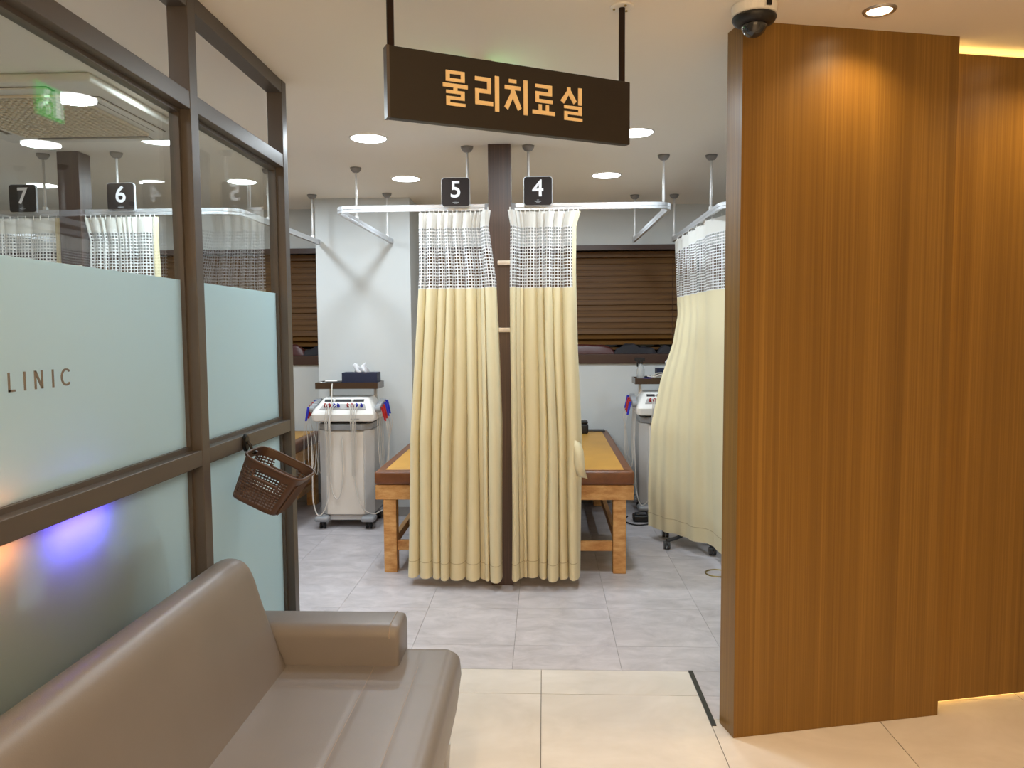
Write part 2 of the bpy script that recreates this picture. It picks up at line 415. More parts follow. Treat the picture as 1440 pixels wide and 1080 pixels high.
# ------------------------------------------------------------------ glass partition
GX0, GX1 = -1.076, -1.015
gp = thing('wall_partition', 'brown framed partition of clear and frosted glass beside the sofa', 'partition', (0, 0, 0), kind='structure')
posts = [(-.05, .0), (.995, 1.045), (2.205, 2.255), (2.995, 3.045)]
posts = [(.35, .40), (2.205, 2.255), (2.995, 3.045)]
for a, b in posts: MB().box(GX0, GX1, a, b, 0, CEIL).build('post', m_frame, gp, bevel=.002)
def hrail(y0, y1, z0, z1): MB().box(GX0+.001, GX1-.001, y0, y1, z0, z1).build('rail', m_frame, gp, bevel=.002)
RZ = [(0, .05), (.995, 1.042), (2.035, 2.085), (2.322, 2.371)]
for i in range(len(posts)-1):
    y0, y1 = posts[i][1], posts[i+1][0]
    for z0, z1 in RZ: hrail(y0, y1, z0, z1)
    # lower frosted pane, middle pane (frosted to 1.54, clear above)
    MB().box(-1.064, -1.058, y0, y1, .05, .995).build('frosted_pane', m_film, gp)
    MB().box(-1.064, -1.058, y0, y1, 1.042, 1.545).build('frosted_pane', m_film, gp)
    MB().box(-1.064, -1.058, y0, y1, 1.545, 2.035).build('glass_pane', m_glass, gp)
    bd = MB()
    for z0, z1 in ((.05, .995), (1.042, 2.035)):
        for ya, yb in ((y0, y0+.012), (y1-.012, y1)): bd.box(-1.0745, -1.046, ya, yb, z0, z1)
        for za, zb in ((z0, z0+.012), (z1-.012, z1)): bd.box(-1.0745, -1.046, y0+.012, y1-.012, za, zb)
    bd.build('glazing_bead', m_frame, gp)
# lettering on the frosted film : strokes, reading from the lobby
def stroke_letter(ch):
    w = .11
    if ch == 'L': return .48, [[(0, 0), (w, 0), (w, 1), (0, 1)], [(0, 0), (.48, 0), (.48, w), (0, w)]]
    if ch == 'I': return w, [[(0, 0), (w, 0), (w, 1), (0, 1)]]
    if ch == 'N': return .66, [[(0, 0), (w, 0), (w, 1), (0, 1)], [(.66-w, 0), (.66, 0), (.66, 1), (.66-w, 1)], [(0, 1), (w*1.15, 1), (.66, 0), (.66-w*1.15, 0)]]
    if ch == 'C':
        ps = []; n = 22
        for i in range(n):
            a0 = math.radians(48+i*(264/n)); a1 = math.radians(48+(i+1)*(264/n)); R, r = .5, .5-w
            f = lambda R_, a: (.47+R_*.94*math.cos(a), .5+R_*math.sin(a))
            ps.append([f(R, a0), f(R, a1), f(r, a1), f(r, a0)])
        return .9, ps
lh = .0385
for ch, y in (('C', 1.398), ('L', 1.4565), ('I', 1.5025), ('N', 1.535), ('I', 1.592), ('C', 1.622)):
    w, polys = stroke_letter(ch); b = MB()
    for pl in polys:
        r = [[Vector((x, y+px*lh, 1.2755+pz*lh)) for px, pz in pl] for x in (-1.0578, -1.0555)]; b.loft(r)
    b.build('lettering', m_letter, gp)

# ------------------------------------------------------------------ lamps
def downlight(x, y, label, real=True):
    t = thing('ceiling_downlight', label, 'light', (x, y, CEIL), group='round white ceiling lights of the therapy room')
    MB().lathe((0, 0, 0), [(.085, -.0005), (.092, -.006), (.097, -.004), (.098, -.0003)], 32, False).build('trim_ring', m_lampring, t, smooth=True)
    MB().cyl((0, 0, -.005), .086, .004, n=32).build('diffuser', m_lamp, t)
    light('downlight_glow', 'AREA', (x, y, CEIL-.012), ROOM_W, WHITE, shape='DISK', size=.17)
DL = [(-.884, 3.908, 'round ceiling light before bed five, over the entrance gap'), (-.880, 4.942, 'round ceiling light above bed five'),
      (.403, 4.928, 'round ceiling light above bed four'), (.459, 3.89, 'round ceiling light whose edge shows past the hanging sign'),
      (-1.956, 3.877, 'round ceiling light before the curtain of bay six'), (-1.957, 4.952, 'round ceiling light above bay six'),
      (-3.30, 4.967, 'round ceiling light above bay seven'), (-1.545, 3.16, 'round ceiling light close behind the partition top rail'),
      (-.17, 3.16, 'round ceiling light hidden behind the hanging sign'), (1.7, 4.9, 'round ceiling light over the bay of the drawn curtain'),
      (-1.75, 1.7, 'round ceiling light over the dark cabinet behind the frosted glass')]
for x, y, l in DL: downlight(x, y, l)
def spot(x, y, label, w=1.0, vis=True):
    t = thing('recessed_spotlight', label, 'light', (x, y, CEIL), group='warm recessed lobby spotlights')
    MB().lathe((0, 0, 0), [(.036, -.001), (.040, -.007), (.047, -.006), (.050, -.0004)], 28, False).build('trim_ring', m_steel, t, smooth=True)
    MB().cyl((0, 0, -.004), .036, .003, n=28).build('lamp_face', m_lampwarm, t)
    o = light('spot_glow', 'SPOT', (x, y, CEIL-.012), LOBBY_W*w, WARM, spot_size=math.radians(140), spot_blend=1.0, shadow_soft_size=.035)
SP = [(1.042, 2.474, 'warm recessed spotlight before the wood panel', .62), (1.80, 2.62, 'warm recessed spotlight before the recessed wood panel', .95),
      (.35, 1.35, 'unseen warm recessed spotlight added over the lobby floor', 1.3), (-.45, 1.0, 'unseen warm recessed spotlight added above the sofa', 1.2),  # this row and the next: unseen spots added for warm lobby fill
      (1.5, .9, 'unseen warm recessed spotlight added over the open lobby', 1.4), (.3, -.4, 'unseen warm recessed spotlight added by the lobby wall', 1.5), (-.5, -1.2, 'unseen warm recessed spotlight added at the lobby back', 1.5)]
for x, y, l, w in SP: spot(x, y, l, w)
def fill_pendant(x, y, label):  # globe added behind the camera to warm ceiling, sign and wood wall
    t = thing('fill_globe', label, 'light', (x, y, 1.75), group='added warm fill globes in the lobby')
    g = MB().lathe((0, 0, 0), [(max(.11*math.cos(a), .002), .11*math.sin(a)) for a in [-PI/2+PI*k/14 for k in range(15)]], 24).build('globe', m_globe, t, smooth=True)
    MB().cyl((0, 0, .109), .022, .03, n=16).build('socket', m_pole, t); MB().cyl((0, 0, .139), .004, CEIL-1.75-.139-.012, n=8).build('cord', m_black, t)
    MB().cyl((0, 0, CEIL-1.75-.0125), .05, .012, n=24).build('canopy', m_pole, t)
fill_pendant(.9, -1.1, 'unseen warm fill globe added in the open lobby'); fill_pendant(-.4, -1.5, 'unseen warm fill globe added at the end of the sofa')

# ------------------------------------------------------------------ columns, rails, curtains
CY = 4.13
def column(x, label):
    t = thing('dark_column', label, 'column', (x, CY, 0), group='dark veneered columns between bays')
    MB().box(-.06, .06, -.055, .055, 0, CEIL-.0005).build('shaft', m_column, t, bevel=.002)
    for z in (1.75, 1.395):
        b = MB().box(-.012, .058, -.075, -.0555, z-.012, z+.012)
        k = b.build('bracket', m_brk, t, bevel=.003)
        MB().box(-.012, .058, -.079, -.0752, z-.003, z+.003).build('bracket_rib', m_brk, k)
column(-.230, 'dark wood veneer column between the curtains of bays 5 and 4')
column(-2.562, 'dark wood veneer column between the curtains of bays 7 and 6')

RT, RB = 2.068, 2.034
def railpath(pts, r=.10):
    out = []
    for i, p in enumerate(pts):
        p = Vector((p[0], p[1], 0))
        if 0 < i < len(pts)-1:
            a = (Vector((*pts[i-1], 0))-p).normalized(); b = (Vector((*pts[i+1], 0))-p).normalized()
            for k in range(9):
                t = k/8; out.append((p+a*r)*(1-t)**2+p*2*t*(1-t)+(p+b*r)*t*t)
        else: out.append(p)
    return out
def rail(label, pts, rods, capends=(True, True)):
    base = pts[0]
    t = thing('curtain_rail', label, 'curtain rail', (0, 0, 0), group=None)
    path = railpath(pts); rings = []
    for i, p in enumerate(path):
        d = (path[min(i+1, len(path)-1)]-path[max(i-1, 0)]).normalized(); n = Vector((-d.y, d.x, 0))
        prof = [(-.009, RB), (.009, RB), (.009, RB+.012), (.0075, RB+.014), (.009, RB+.017), (.009, RT), (-.009, RT), (-.009, RB+.017), (-.0075, RB+.014), (-.009, RB+.012)]
        rings.append([p+n*o+Vector((0, 0, z)) for o, z in prof])
    MB().loft(rings).build('track', m_alu, t)
    for e, q in ((0, 1), (-1, -2)):
        d = (path[e]-path[q]).normalized(); n = Vector((-d.y, d.x, 0))
        b = MB(); c = path[e]
        R3 = Matrix((n, d, Vector((0, 0, 1)))).transposed().to_4x4(); R3.translation = c
        b.box(-.011, .011, -.022, .002, RB-.002, RT+.002, R3); b.build('end_cap', m_pgrey, t)
    for x, y in rods:
        rd = MB().lathe((x, y, 0), [(.0075, RB+.01), (.0075, RT+.08), (.0065, RT+.11), (.0065, CEIL-.02)], 12).build('drop_rod', m_rod, t, smooth=True)
        MB().lathe((x, y, 0), [(.008, CEIL-.030), (.020, CEIL-.026), (.031, CEIL-.012), (.034, CEIL-.0005)], 20).build('ceiling_cup', m_cup, rd, smooth=True)
        MB().box(x-.010, x+.010, y-.012, y+.012, RT-.004, RT+.018).build('clamp', m_rod, rd, bevel=.002)
RE = 5.60
rail('aluminium curtain rail of bay 5 bending back toward the pillar', [(-.291, CY), (-1.125, CY), (-1.11, RE)], [(-.405, CY), (-1.122, 4.60), (-1.112, 5.46)])
rail('aluminium curtain rail of bay 4 bending back toward the blinds', [(-.169, CY), (.683, CY), (.668, RE+.1)], [(-.078, CY), (.681, 4.40), (.669, RE+.07)])
rail('aluminium curtain rail carrying the drawn curtain by the wood wall', [(3.2, CY), (.95, CY), (.955, RE+.1)], [(1.6, CY), (.951, 4.42), (.955, RE+.07)])
rail('aluminium curtain rail of bay 6 beyond the glass partition', [(-2.501, CY), (-1.66, CY), (-1.655, RE)], [(-2.322, CY), (-1.66, 4.6), (-1.655, 5.47)])
rail('aluminium curtain rail holding the drawn curtain under the plate numbered seven', [(-2.623, CY), (-3.47, CY), (-3.46, RE)], [(-2.733, CY), (-3.47, 4.6)])

def curtain(name, label, F, L, hem=.04, group=None, edge_tape=None, tie=None, nU=200, ztop=2.022, hooks=True):
    """F(u, z) -> point on the cloth, u 0..1 along the width; L is the cloth width in metres."""
    o0 = F(.5, 0)
    t = thing(name, label, 'curtain', (0, 0, 0), group=group)
    def sheet(z0, z1, nz):
        b = MB(); rings = [[F(i/nU, z0+(z1-z0)*k/nz) for i in range(nU+1)] for k in range(nz+1)]
        return b.loft(rings, False, False, False)
    ZH, ZN = 1.940, 1.618
    hd = sheet(ZH, ztop, 4).build('header_tape', m_chead, t, smooth=True)
    bd = sheet(hem, ZN, 48).build('cloth', m_cbody, t, smooth=True)
    e = MB(); e.loft([[F(i/nU, hem+.088+dz)+N3(F, i/nU, hem+.09)*.0015 for i in range(nU+1)] for dz in (0, .004)], False, False, False)
    e.build('hem_seam', m_hem, bd, smooth=True)
    # net: real strands
    n = MB(); hw = .0032; zm = (ZN+ZH)/2
    arc = [0]
    for k in range(600): arc.append(arc[-1]+(F((k+1)/600, zm)-F(k/600, zm)).length)
    def at_arc(d):
        d = min(max(d, 0), arc[-1]); lo, hi = 0, 600
        while hi-lo > 1:
            m = (lo+hi)//2
            if arc[m] <= d: lo = m
            else: hi = m
        return (lo+(d-arc[lo])/max(arc[hi]-arc[lo], 1e-9))/600
    for z in [ZN+.001+k*(ZH-ZN)/19 for k in range(20)]:
        n.loft([[F(i/nU, z+dz) for i in range(nU+1)] for dz in (-hw, hw)], False, False, False)
    nv = int(arc[-1]/.0175)
    for k in range(nv+1):
        d = arc[-1]*k/nv
        n.loft([[F(at_arc(d+sg*hw), ZN+(ZH-ZN)*j/14) for sg in (-1, 1)] for j in range(15)], False, False, False)
    n.build('net', m_cnet, t, smooth=True, kind='stuff')
    if hooks:
        nh = max(10, int(L/.07))
        for k in range(nh):
            p = F((k+.5)/nh, ztop); q = Vector((p.x, p.y, 0))
            MB().tube([p+Vector((0, 0, -.012)), p+Vector((0, 0, .004)), p+Vector((0, 0, .013))], .0025, 6, 2).build('glide_hook', m_hook, t)
    if edge_tape:
        u0, u1 = edge_tape
        b = MB(); b.loft([[F(u0+(u1-u0)*i/6, hem+(ztop-hem)*k/50)+N3(F, (u0+u1)/2, 1)*.002 for i in range(7)] for k in range(51)], False, False, False)
        b.build('side_hem', m_cbody, t, smooth=True)
    return t
def N3(F, u, z):
    a = F(max(u-.004, 0), z); b = F(min(u+.004, 1), z); d = (b-a); n = Vector((d.y, -d.x, 0))
    return n.normalized() if n.length > 1e-6 else Vector((0, -1, 0))
def lerp(tab, z):
    tab = sorted(tab)
    if z <= tab[0][0]: return tab[0][1]
    for (a, b), (c, d) in zip(tab, tab[1:]):
        if z <= c:
            t = (z-a)/(c-a); return b+(d-b)*t
    return tab[-1][1]
def folded(left, right, yc, folds, seed, atop=.016, abot=.055, post=None, bulge=1.0):
    rnd = random.Random(seed)
    ws = [rnd.choice((.5, .7, 1.0, 1.4, 2.0)) for _ in range(folds)]; S = sum(ws); cum = [0]
    for w in ws: cum.append(cum[-1]+w/S)
    am = [rnd.uniform(.6, 1.3)*min(1.25, max(.7, w)) for w in ws]; ph = [rnd.uniform(-.25, .25) for _ in range(folds)]
    def F(u, z):
        k = 0
        while k < folds-1 and u > cum[k+1]: k += 1
        t = (u-cum[k])/(cum[k+1]-cum[k])
        s = max(0, min(1, (2.03-z)/2.0)); A = (atop+(abot-atop)*min(1, s*1.7))*am[k]
        x0, x1 = lerp(left, z), lerp(right, z)
        # rounded front lobes, narrow valleys, lobes swelling a little sideways
        y = yc+A*.45-A*1.6*abs(math.sin(PI*t**(1+ph[k]*1.2)))**.60
        x = x0+(x1-x0)*u-(x1-x0)/folds*.10*math.sin(2*PI*t)*min(1, s*3)
        x += .008*math.sin(u*11+z*2.2+ph[0]*9)*s
        y += .014*math.sin(u*9+z*1.7+ph[1]*9)*s-.05*math.sin(PI*u)*s*bulge+.004*math.sin(z*5+k*2.1)*s
        if post:
            q = max(0, min(1, (.115-abs(x-post))/.045)); y -= .075*q*q*(3-2*q)
        return Vector((x, y, z))
    return F
F5 = folded([(0, -.752), (.8, -.735), (1.4, -.69), (1.7, -.670), (2.02, -.668)], [(0, -.222), (.9, -.222), (1.4, -.24), (1.65, -.25), (1.94, -.287), (2.02, -.276)], CY-.018, 9, 11, post=-.230)
curtain('privacy_curtain', 'cream curtain with white net top gathered under the number 5 plate', F5, 1.15, .05)
F4 = folded([(0, -.178), (1.6, -.178), (1.94, -.172), (2.02, -.186)], [(0, .205), (.8, .205), (1.3, .18), (1.7, .172), (1.95, .175), (2.02, .198)], CY-.018, 8, 23, post=-.230)
c4 = curtain('privacy_curtain', 'cream curtain with white net top and loose tie under the number 4 plate', F4, 1.05, .055, edge_tape=(.93, 1.0))
tb = MB(); T = [(.165, 4.03, .80), (.178, 4.005, .765), (.184, 3.995, .70), (.186, 4.0, .66), (.200, 4.01, .615)]
tb.loft([[Vector((x-.030, y+.012, z)), Vector((x-.004, y-.022, z+.012)), Vector((x+.030, y-.008, z-.010)), Vector((x+.014, y+.012, z))] for x, y, z in T])
tb.build('tie_band', m_cbody, c4, smooth=True)
F6 = folded([(0, -2.50), (1.9, -2.475), (2.02, -2.505)], [(0, -2.05), (1.9, -2.10), (2.02, -2.095)], CY-.018, 10, 31, atop=.014)
curtain('privacy_curtain', 'gathered cream curtain with net top under the number 6 plate', F6, 1.1, .05, edge_tape=(.95, 1.0))
F7 = folded([(0, -3.42), (2.02, -3.42)], [(0, -2.63), (2.02, -2.635)], CY-.018, 9, 37, atop=.008)
curtain('privacy_curtain', 'drawn cream curtain with net top under the number 7 plate', F7, 1.3, .05, edge_tape=(.955, 1.0))
# drawn curtain beside the wood wall: hangs from the side track, pushed outward lower down
def F3(u, z):
    s = max(0, min(1, (2.03-z)/2.0))
    ax = lerp([(0, .690), (.35, .692), (.75, .715), (1.05, .80), (1.3, .90), (1.5, .945), (2.02, .945)], z)
    ay = lerp([(0, 5.02), (.75, 5.10), (1.3, 5.36), (1.55, 5.45), (1.95, 5.55), (2.02, 5.57)], z)
    bx = lerp([(0, 1.02), (1.0, .99), (2.02, .962)], z); by = 4.55
    cx, cy = 1.45, 4.06
    if u < .7:
        t = u/.7; x = ax+(bx-ax)*t; y = ay+(by-ay)*t
    else:
        t = (u-.7)/.3; x = bx+(cx-bx)*t*t; y = by+(cy-by)*(1-(1-t)**2)
    A = .018*(1-s)+.022*s
    w = math.sin(2*PI*(u*7+.25*math.sin(5*u)))
    w2 = math.sin(2*PI*(u*3.3+.1))
    wr = .35+.65*min(1, u*3) if s > .4 else 1
    return Vector((x+.55*A*(w*(1-.6*s)+w2*.9*s)*wr, y+.55*A*(w*(1-.5*s)+w2*.5*s), z))
curtain('privacy_curtain', 'cream curtain with white net top hanging beside the wood wall, pushed outward', F3, 1.7, .085)

# number plates
FONT = bpy.data.fonts.load('<builtin>') if '<builtin>' in bpy.data.fonts else None
def text_mesh(name, s, size, offset, ext, mat, parent, loc, rot):
    c = bpy.data.curves.new('t', 'FONT'); c.body = s; c.size = size; c.offset = offset; c.extrude = ext; c.align_x = 'CENTER'; c.align_y = 'CENTER'
    o = bpy.data.objects.new('t', c); COL.objects.link(o); bpy.context.view_layer.update()
    me = bpy.data.meshes.new_from_object(o.evaluated_get(bpy.context.evaluated_depsgraph_get()))
    bpy.data.objects.remove(o); bpy.data.curves.remove(c)
    me.name = name; me.materials.clear(); me.materials.append(mat)
    q = bpy.data.objects.new(name, me); COL.objects.link(q); q.parent = parent; q.location = loc; q.rotation_euler = rot
    return q
def numplate(x, d, side, label):
    t = thing('number_plate', label, 'sign', (x, CY-.036, 2.127), group='bay number plates')
    R = Matrix.Rotation(PI/2, 4, 'X')
    MB().rbox(-.076, .076, -.076, .076, -.0065, .0065, .006, 3).build('x', m_clear)
    o = bpy.data.objects['x']; bpy.data.objects.remove(o)
    def rr(w, r, y0, y1, nm, mat):
        poly = []
        for q, (sx, sy) in enumerate(((1, 1), (-1, 1), (-1, -1), (1, -1))):
            for j in range(6):
                a = q*PI/2+j/5*PI/2; poly.append((sx*(w-r)+r*math.cos(a), sy*(w-r)+r*math.sin(a)))
        b = MB(); b.loft([[Vector((px, y, pz)) for px, pz in poly] for y in (y0, y1)])
        return b.build(nm, mat, t)
    rr(.0765, .016, -.002, .010, 'acrylic_edge', m_clear); rr(.0735, .015, -.006, -.0021, 'face', m_plate)
    text_mesh('numeral', d, .122, .0016, .0004, m_digit, t, (0, -.0065, .010), (PI/2, 0, 0))
    b = MB(); b.box(-.006, .006, -.0068, -.0061, -.0475, -.0455); b.box(-.017, .017, -.0068, -.0061, -.0555, -.052); b.box(-.009, .009, -.0068, -.0061, -.0600, -.0582)
    b.build('small_print', m_pgrey, t)
    MB().box(-.008+side*.06, .008+side*.06, .0101, .020, -.075, .07).build('mount', m_rod, t)
numplate(-.464, '5', 1, 'square dark plate with white numeral five, beside the dark column')
numplate(-.027, '4', -1, 'square dark plate with white numeral four, nearer the hanging sign')
numplate(-2.285, '6', -1, 'square dark plate with white numeral six, seen through the clear glass')
numplate(-2.832, '7', 1, 'square dark plate with white numeral seven, above the spread net curtain')

# ------------------------------------------------------------------ hanging sign
SL, SR = Vector((-.408, 2.05, 0)), Vector((.268, 2.398, 0)); SW = (SR-SL).length; SA = math.atan2(SR.y-SL.y, SR.x-SL.x)
hs = thing('hanging_sign', 'long dark ceiling sign with cream Korean lettering', 'sign', (SL.x, SL.y, 1.958), SA)
SH = .188
MB().box(0, SW, 0, .028, 0, SH).build('board', m_sign, hs, bevel=.003)
MB().box(-.004, .004, -.001, .029, 0, SH).build('edge_strip', m_frame, hs)
for x in (.012, SW-.022):
    p = MB().cyl((x, .014, SH), .010, CEIL-1.958-SH-.002, n=16).build('pole', m_pole, hs, smooth=False); autosmooth(p)
    c = MB().lathe((x, .014, CEIL-1.958), [(.036, -.0003), (.036, -.004), (.030, -.006), (.010, -.006)], 24).build('ceiling_flange', m_lampring, p)
    for k in range(3):
        a = k*2.1+.4; MB().cyl((x+.024*math.cos(a), .014+.024*math.sin(a), CEIL-1.958-.009), .004, .003, n=8).build('screw', m_brass, p)
def R_(x0, x1, t0, t1): return [(x0, 1-t1), (x1, 1-t1), (x1, 1-t0), (x0, 1-t0)]
def Q_(*p): return [(x, 1-t) for x, t in p]
HG = {
 '물': [R_(.12, .88, 0, .095), R_(.12, .88, .215, .31), R_(.12, .28, 0, .31), R_(.72, .88, 0, .31), R_(0, 1, .365, .475), R_(.42, .58, .47, .57),
       R_(.13, .87, .555, .645), R_(.72, .87, .555, .815), R_(.13, .87, .725, .815), R_(.13, .28, .725, .99), R_(.13, .90, .90, .99)],
 '리': [R_(0, .66, .06, .18), R_(.50, .66, .06, .52), R_(0, .66, .40, .52), R_(0, .16, .40, .86), R_(0, .74, .74, .86), R_(.82, 1, -.02, 1)],
 '치': [R_(.20, .52, .0, .11), R_(.02, .70, .19, .305), Q_((.28, .30), (.44, .30), (.44, .42), (.16, .90), (0, .82), (.28, .40)), Q_((.28, .40), (.44, .30), (.74, .82), (.59, .90), (.30, .46)), R_(.83, 1, -.02, 1)],
 '료': [R_(.13, .87, .03, .135), R_(.71, .87, .03, .35), R_(.13, .87, .245, .35), R_(.13, .29, .245, .57), R_(.13, .90, .465, .57), R_(.27, .41, .62, .86), R_(.59, .73, .62, .86), R_(0, 1, .80, .92)],
 '실': [Q_((.30, 0), (.46, 0), (.46, .12), (.16, .50), (.0, .42), (.30, .10)), Q_((.30, .10), (.46, 0), (.46, .08), (.74, .40), (.60, .49), (.34, .20)), R_(.81, .98, -.02, .50),
       R_(.16, .98, .545, .635), R_(.82, .98, .545, .81), R_(.16, .98, .72, .81), R_(.16, .32, .72, .99), R_(.16, 1.0, .90, .99)]}
gw, gh = .073, .0955
for ch, x0 in zip('물리치료실', SIGNX if 'SIGNX' in globals() else (.152, .247, .336, .425, .517)):
    b = MB()
    for i, pl in enumerate(HG[ch]):
        e = .0001*i
        b.loft([[Vector((x0+px*gw, y, .049+pz*gh)) for px, pz in pl] for y in (-.0025-e, -.0002)])
    b.build('sign_letter', m_signtext, hs)

# ------------------------------------------------------------------ beds
def bed(label, loc):
    t = thing('treatment_bed', label, 'bed', loc, group='padded wooden treatment beds')
    w, L = .740, 1.80; hx, hy = w/2, L/2
    MB().rbox(-hx, hx, -hy, hy, .514, .594, .018, 4).build('padded_edge', m_vinylB, t, smooth=True)
    MB().rbox(-hx+.055, hx-.055, -hy+.055, hy-.055, .585, .5965, .005, 3).build('mat', m_vinylY, t, smooth=True)
    for y in (-hy+.012, hy-.012-.03): MB().box(-hx+.004, hx-.004, y, y+.03, .428, .513).build('apron', m_bedwood, t, bevel=.003)
    for s in (-1, 1):
        x = s*(hx-.02); MB().box(x-.015, x+.015, -hy+.043, hy-.043, .428, .513).build('side_apron', m_bedwood, t, bevel=.003)
    for sx in (-1, 1):
        for sy in (-1, 1):
            x, y = sx*(hx-.083), sy*(hy-.055)
            MB().box(x-.037, x+.037, y-.036, y+.036, 0, .4275).build('leg', m_bedwood, t, bevel=.003)
    for sy in (-1, 1):
        y = sy*(hy-.055); MB().box(-hx+.121, hx-.121, y-.015, y+.015, .126, .182).build('stretcher', m_bedwood, t, bevel=.002)
    for s in (-1, 1):
        x = s*(hx-.083); MB().box(x-.015, x+.015, -hy+.092, hy-.092, .13, .18).build('stretcher', m_bedwood, t, bevel=.002)
    return t
BY = 4.265+.9
b5 = bed('padded pine treatment bed behind the curtain numbered 5', (-.6020, BY, 0))
dup(b5, (.1405, BY, 0), 0, 'padded pine treatment bed behind the curtain numbered 4, with a black case on it')
dup(b5, (-2.16, BY, 0), 0, 'padded pine treatment bed of bay 6, seen past the partition post')
k = thing('small_case', 'small black plastic case on the head of bed four', 'case', (.27, 5.86, .597))
MB().rbox(-.07, .07, -.05, .05, 0, .075, .012, 3).build('body', m_black, k, smooth=True)
MB().rbox(-.068, .068, -.048, .048, .076, .098, .01, 3).build('lid', m_black, k, smooth=True)
MB().box(-.02, .02, -.054, -.049, .065, .085).build('latch', m_dgrey, k)
tag(MB().rbox(-.22, .18, -.05, .05, 0, .006, .003, 2).build('bed_strap', m_black, loc=(.30, 6.0, .597)), 'flat black strap lying across the end of bed four', 'strap')

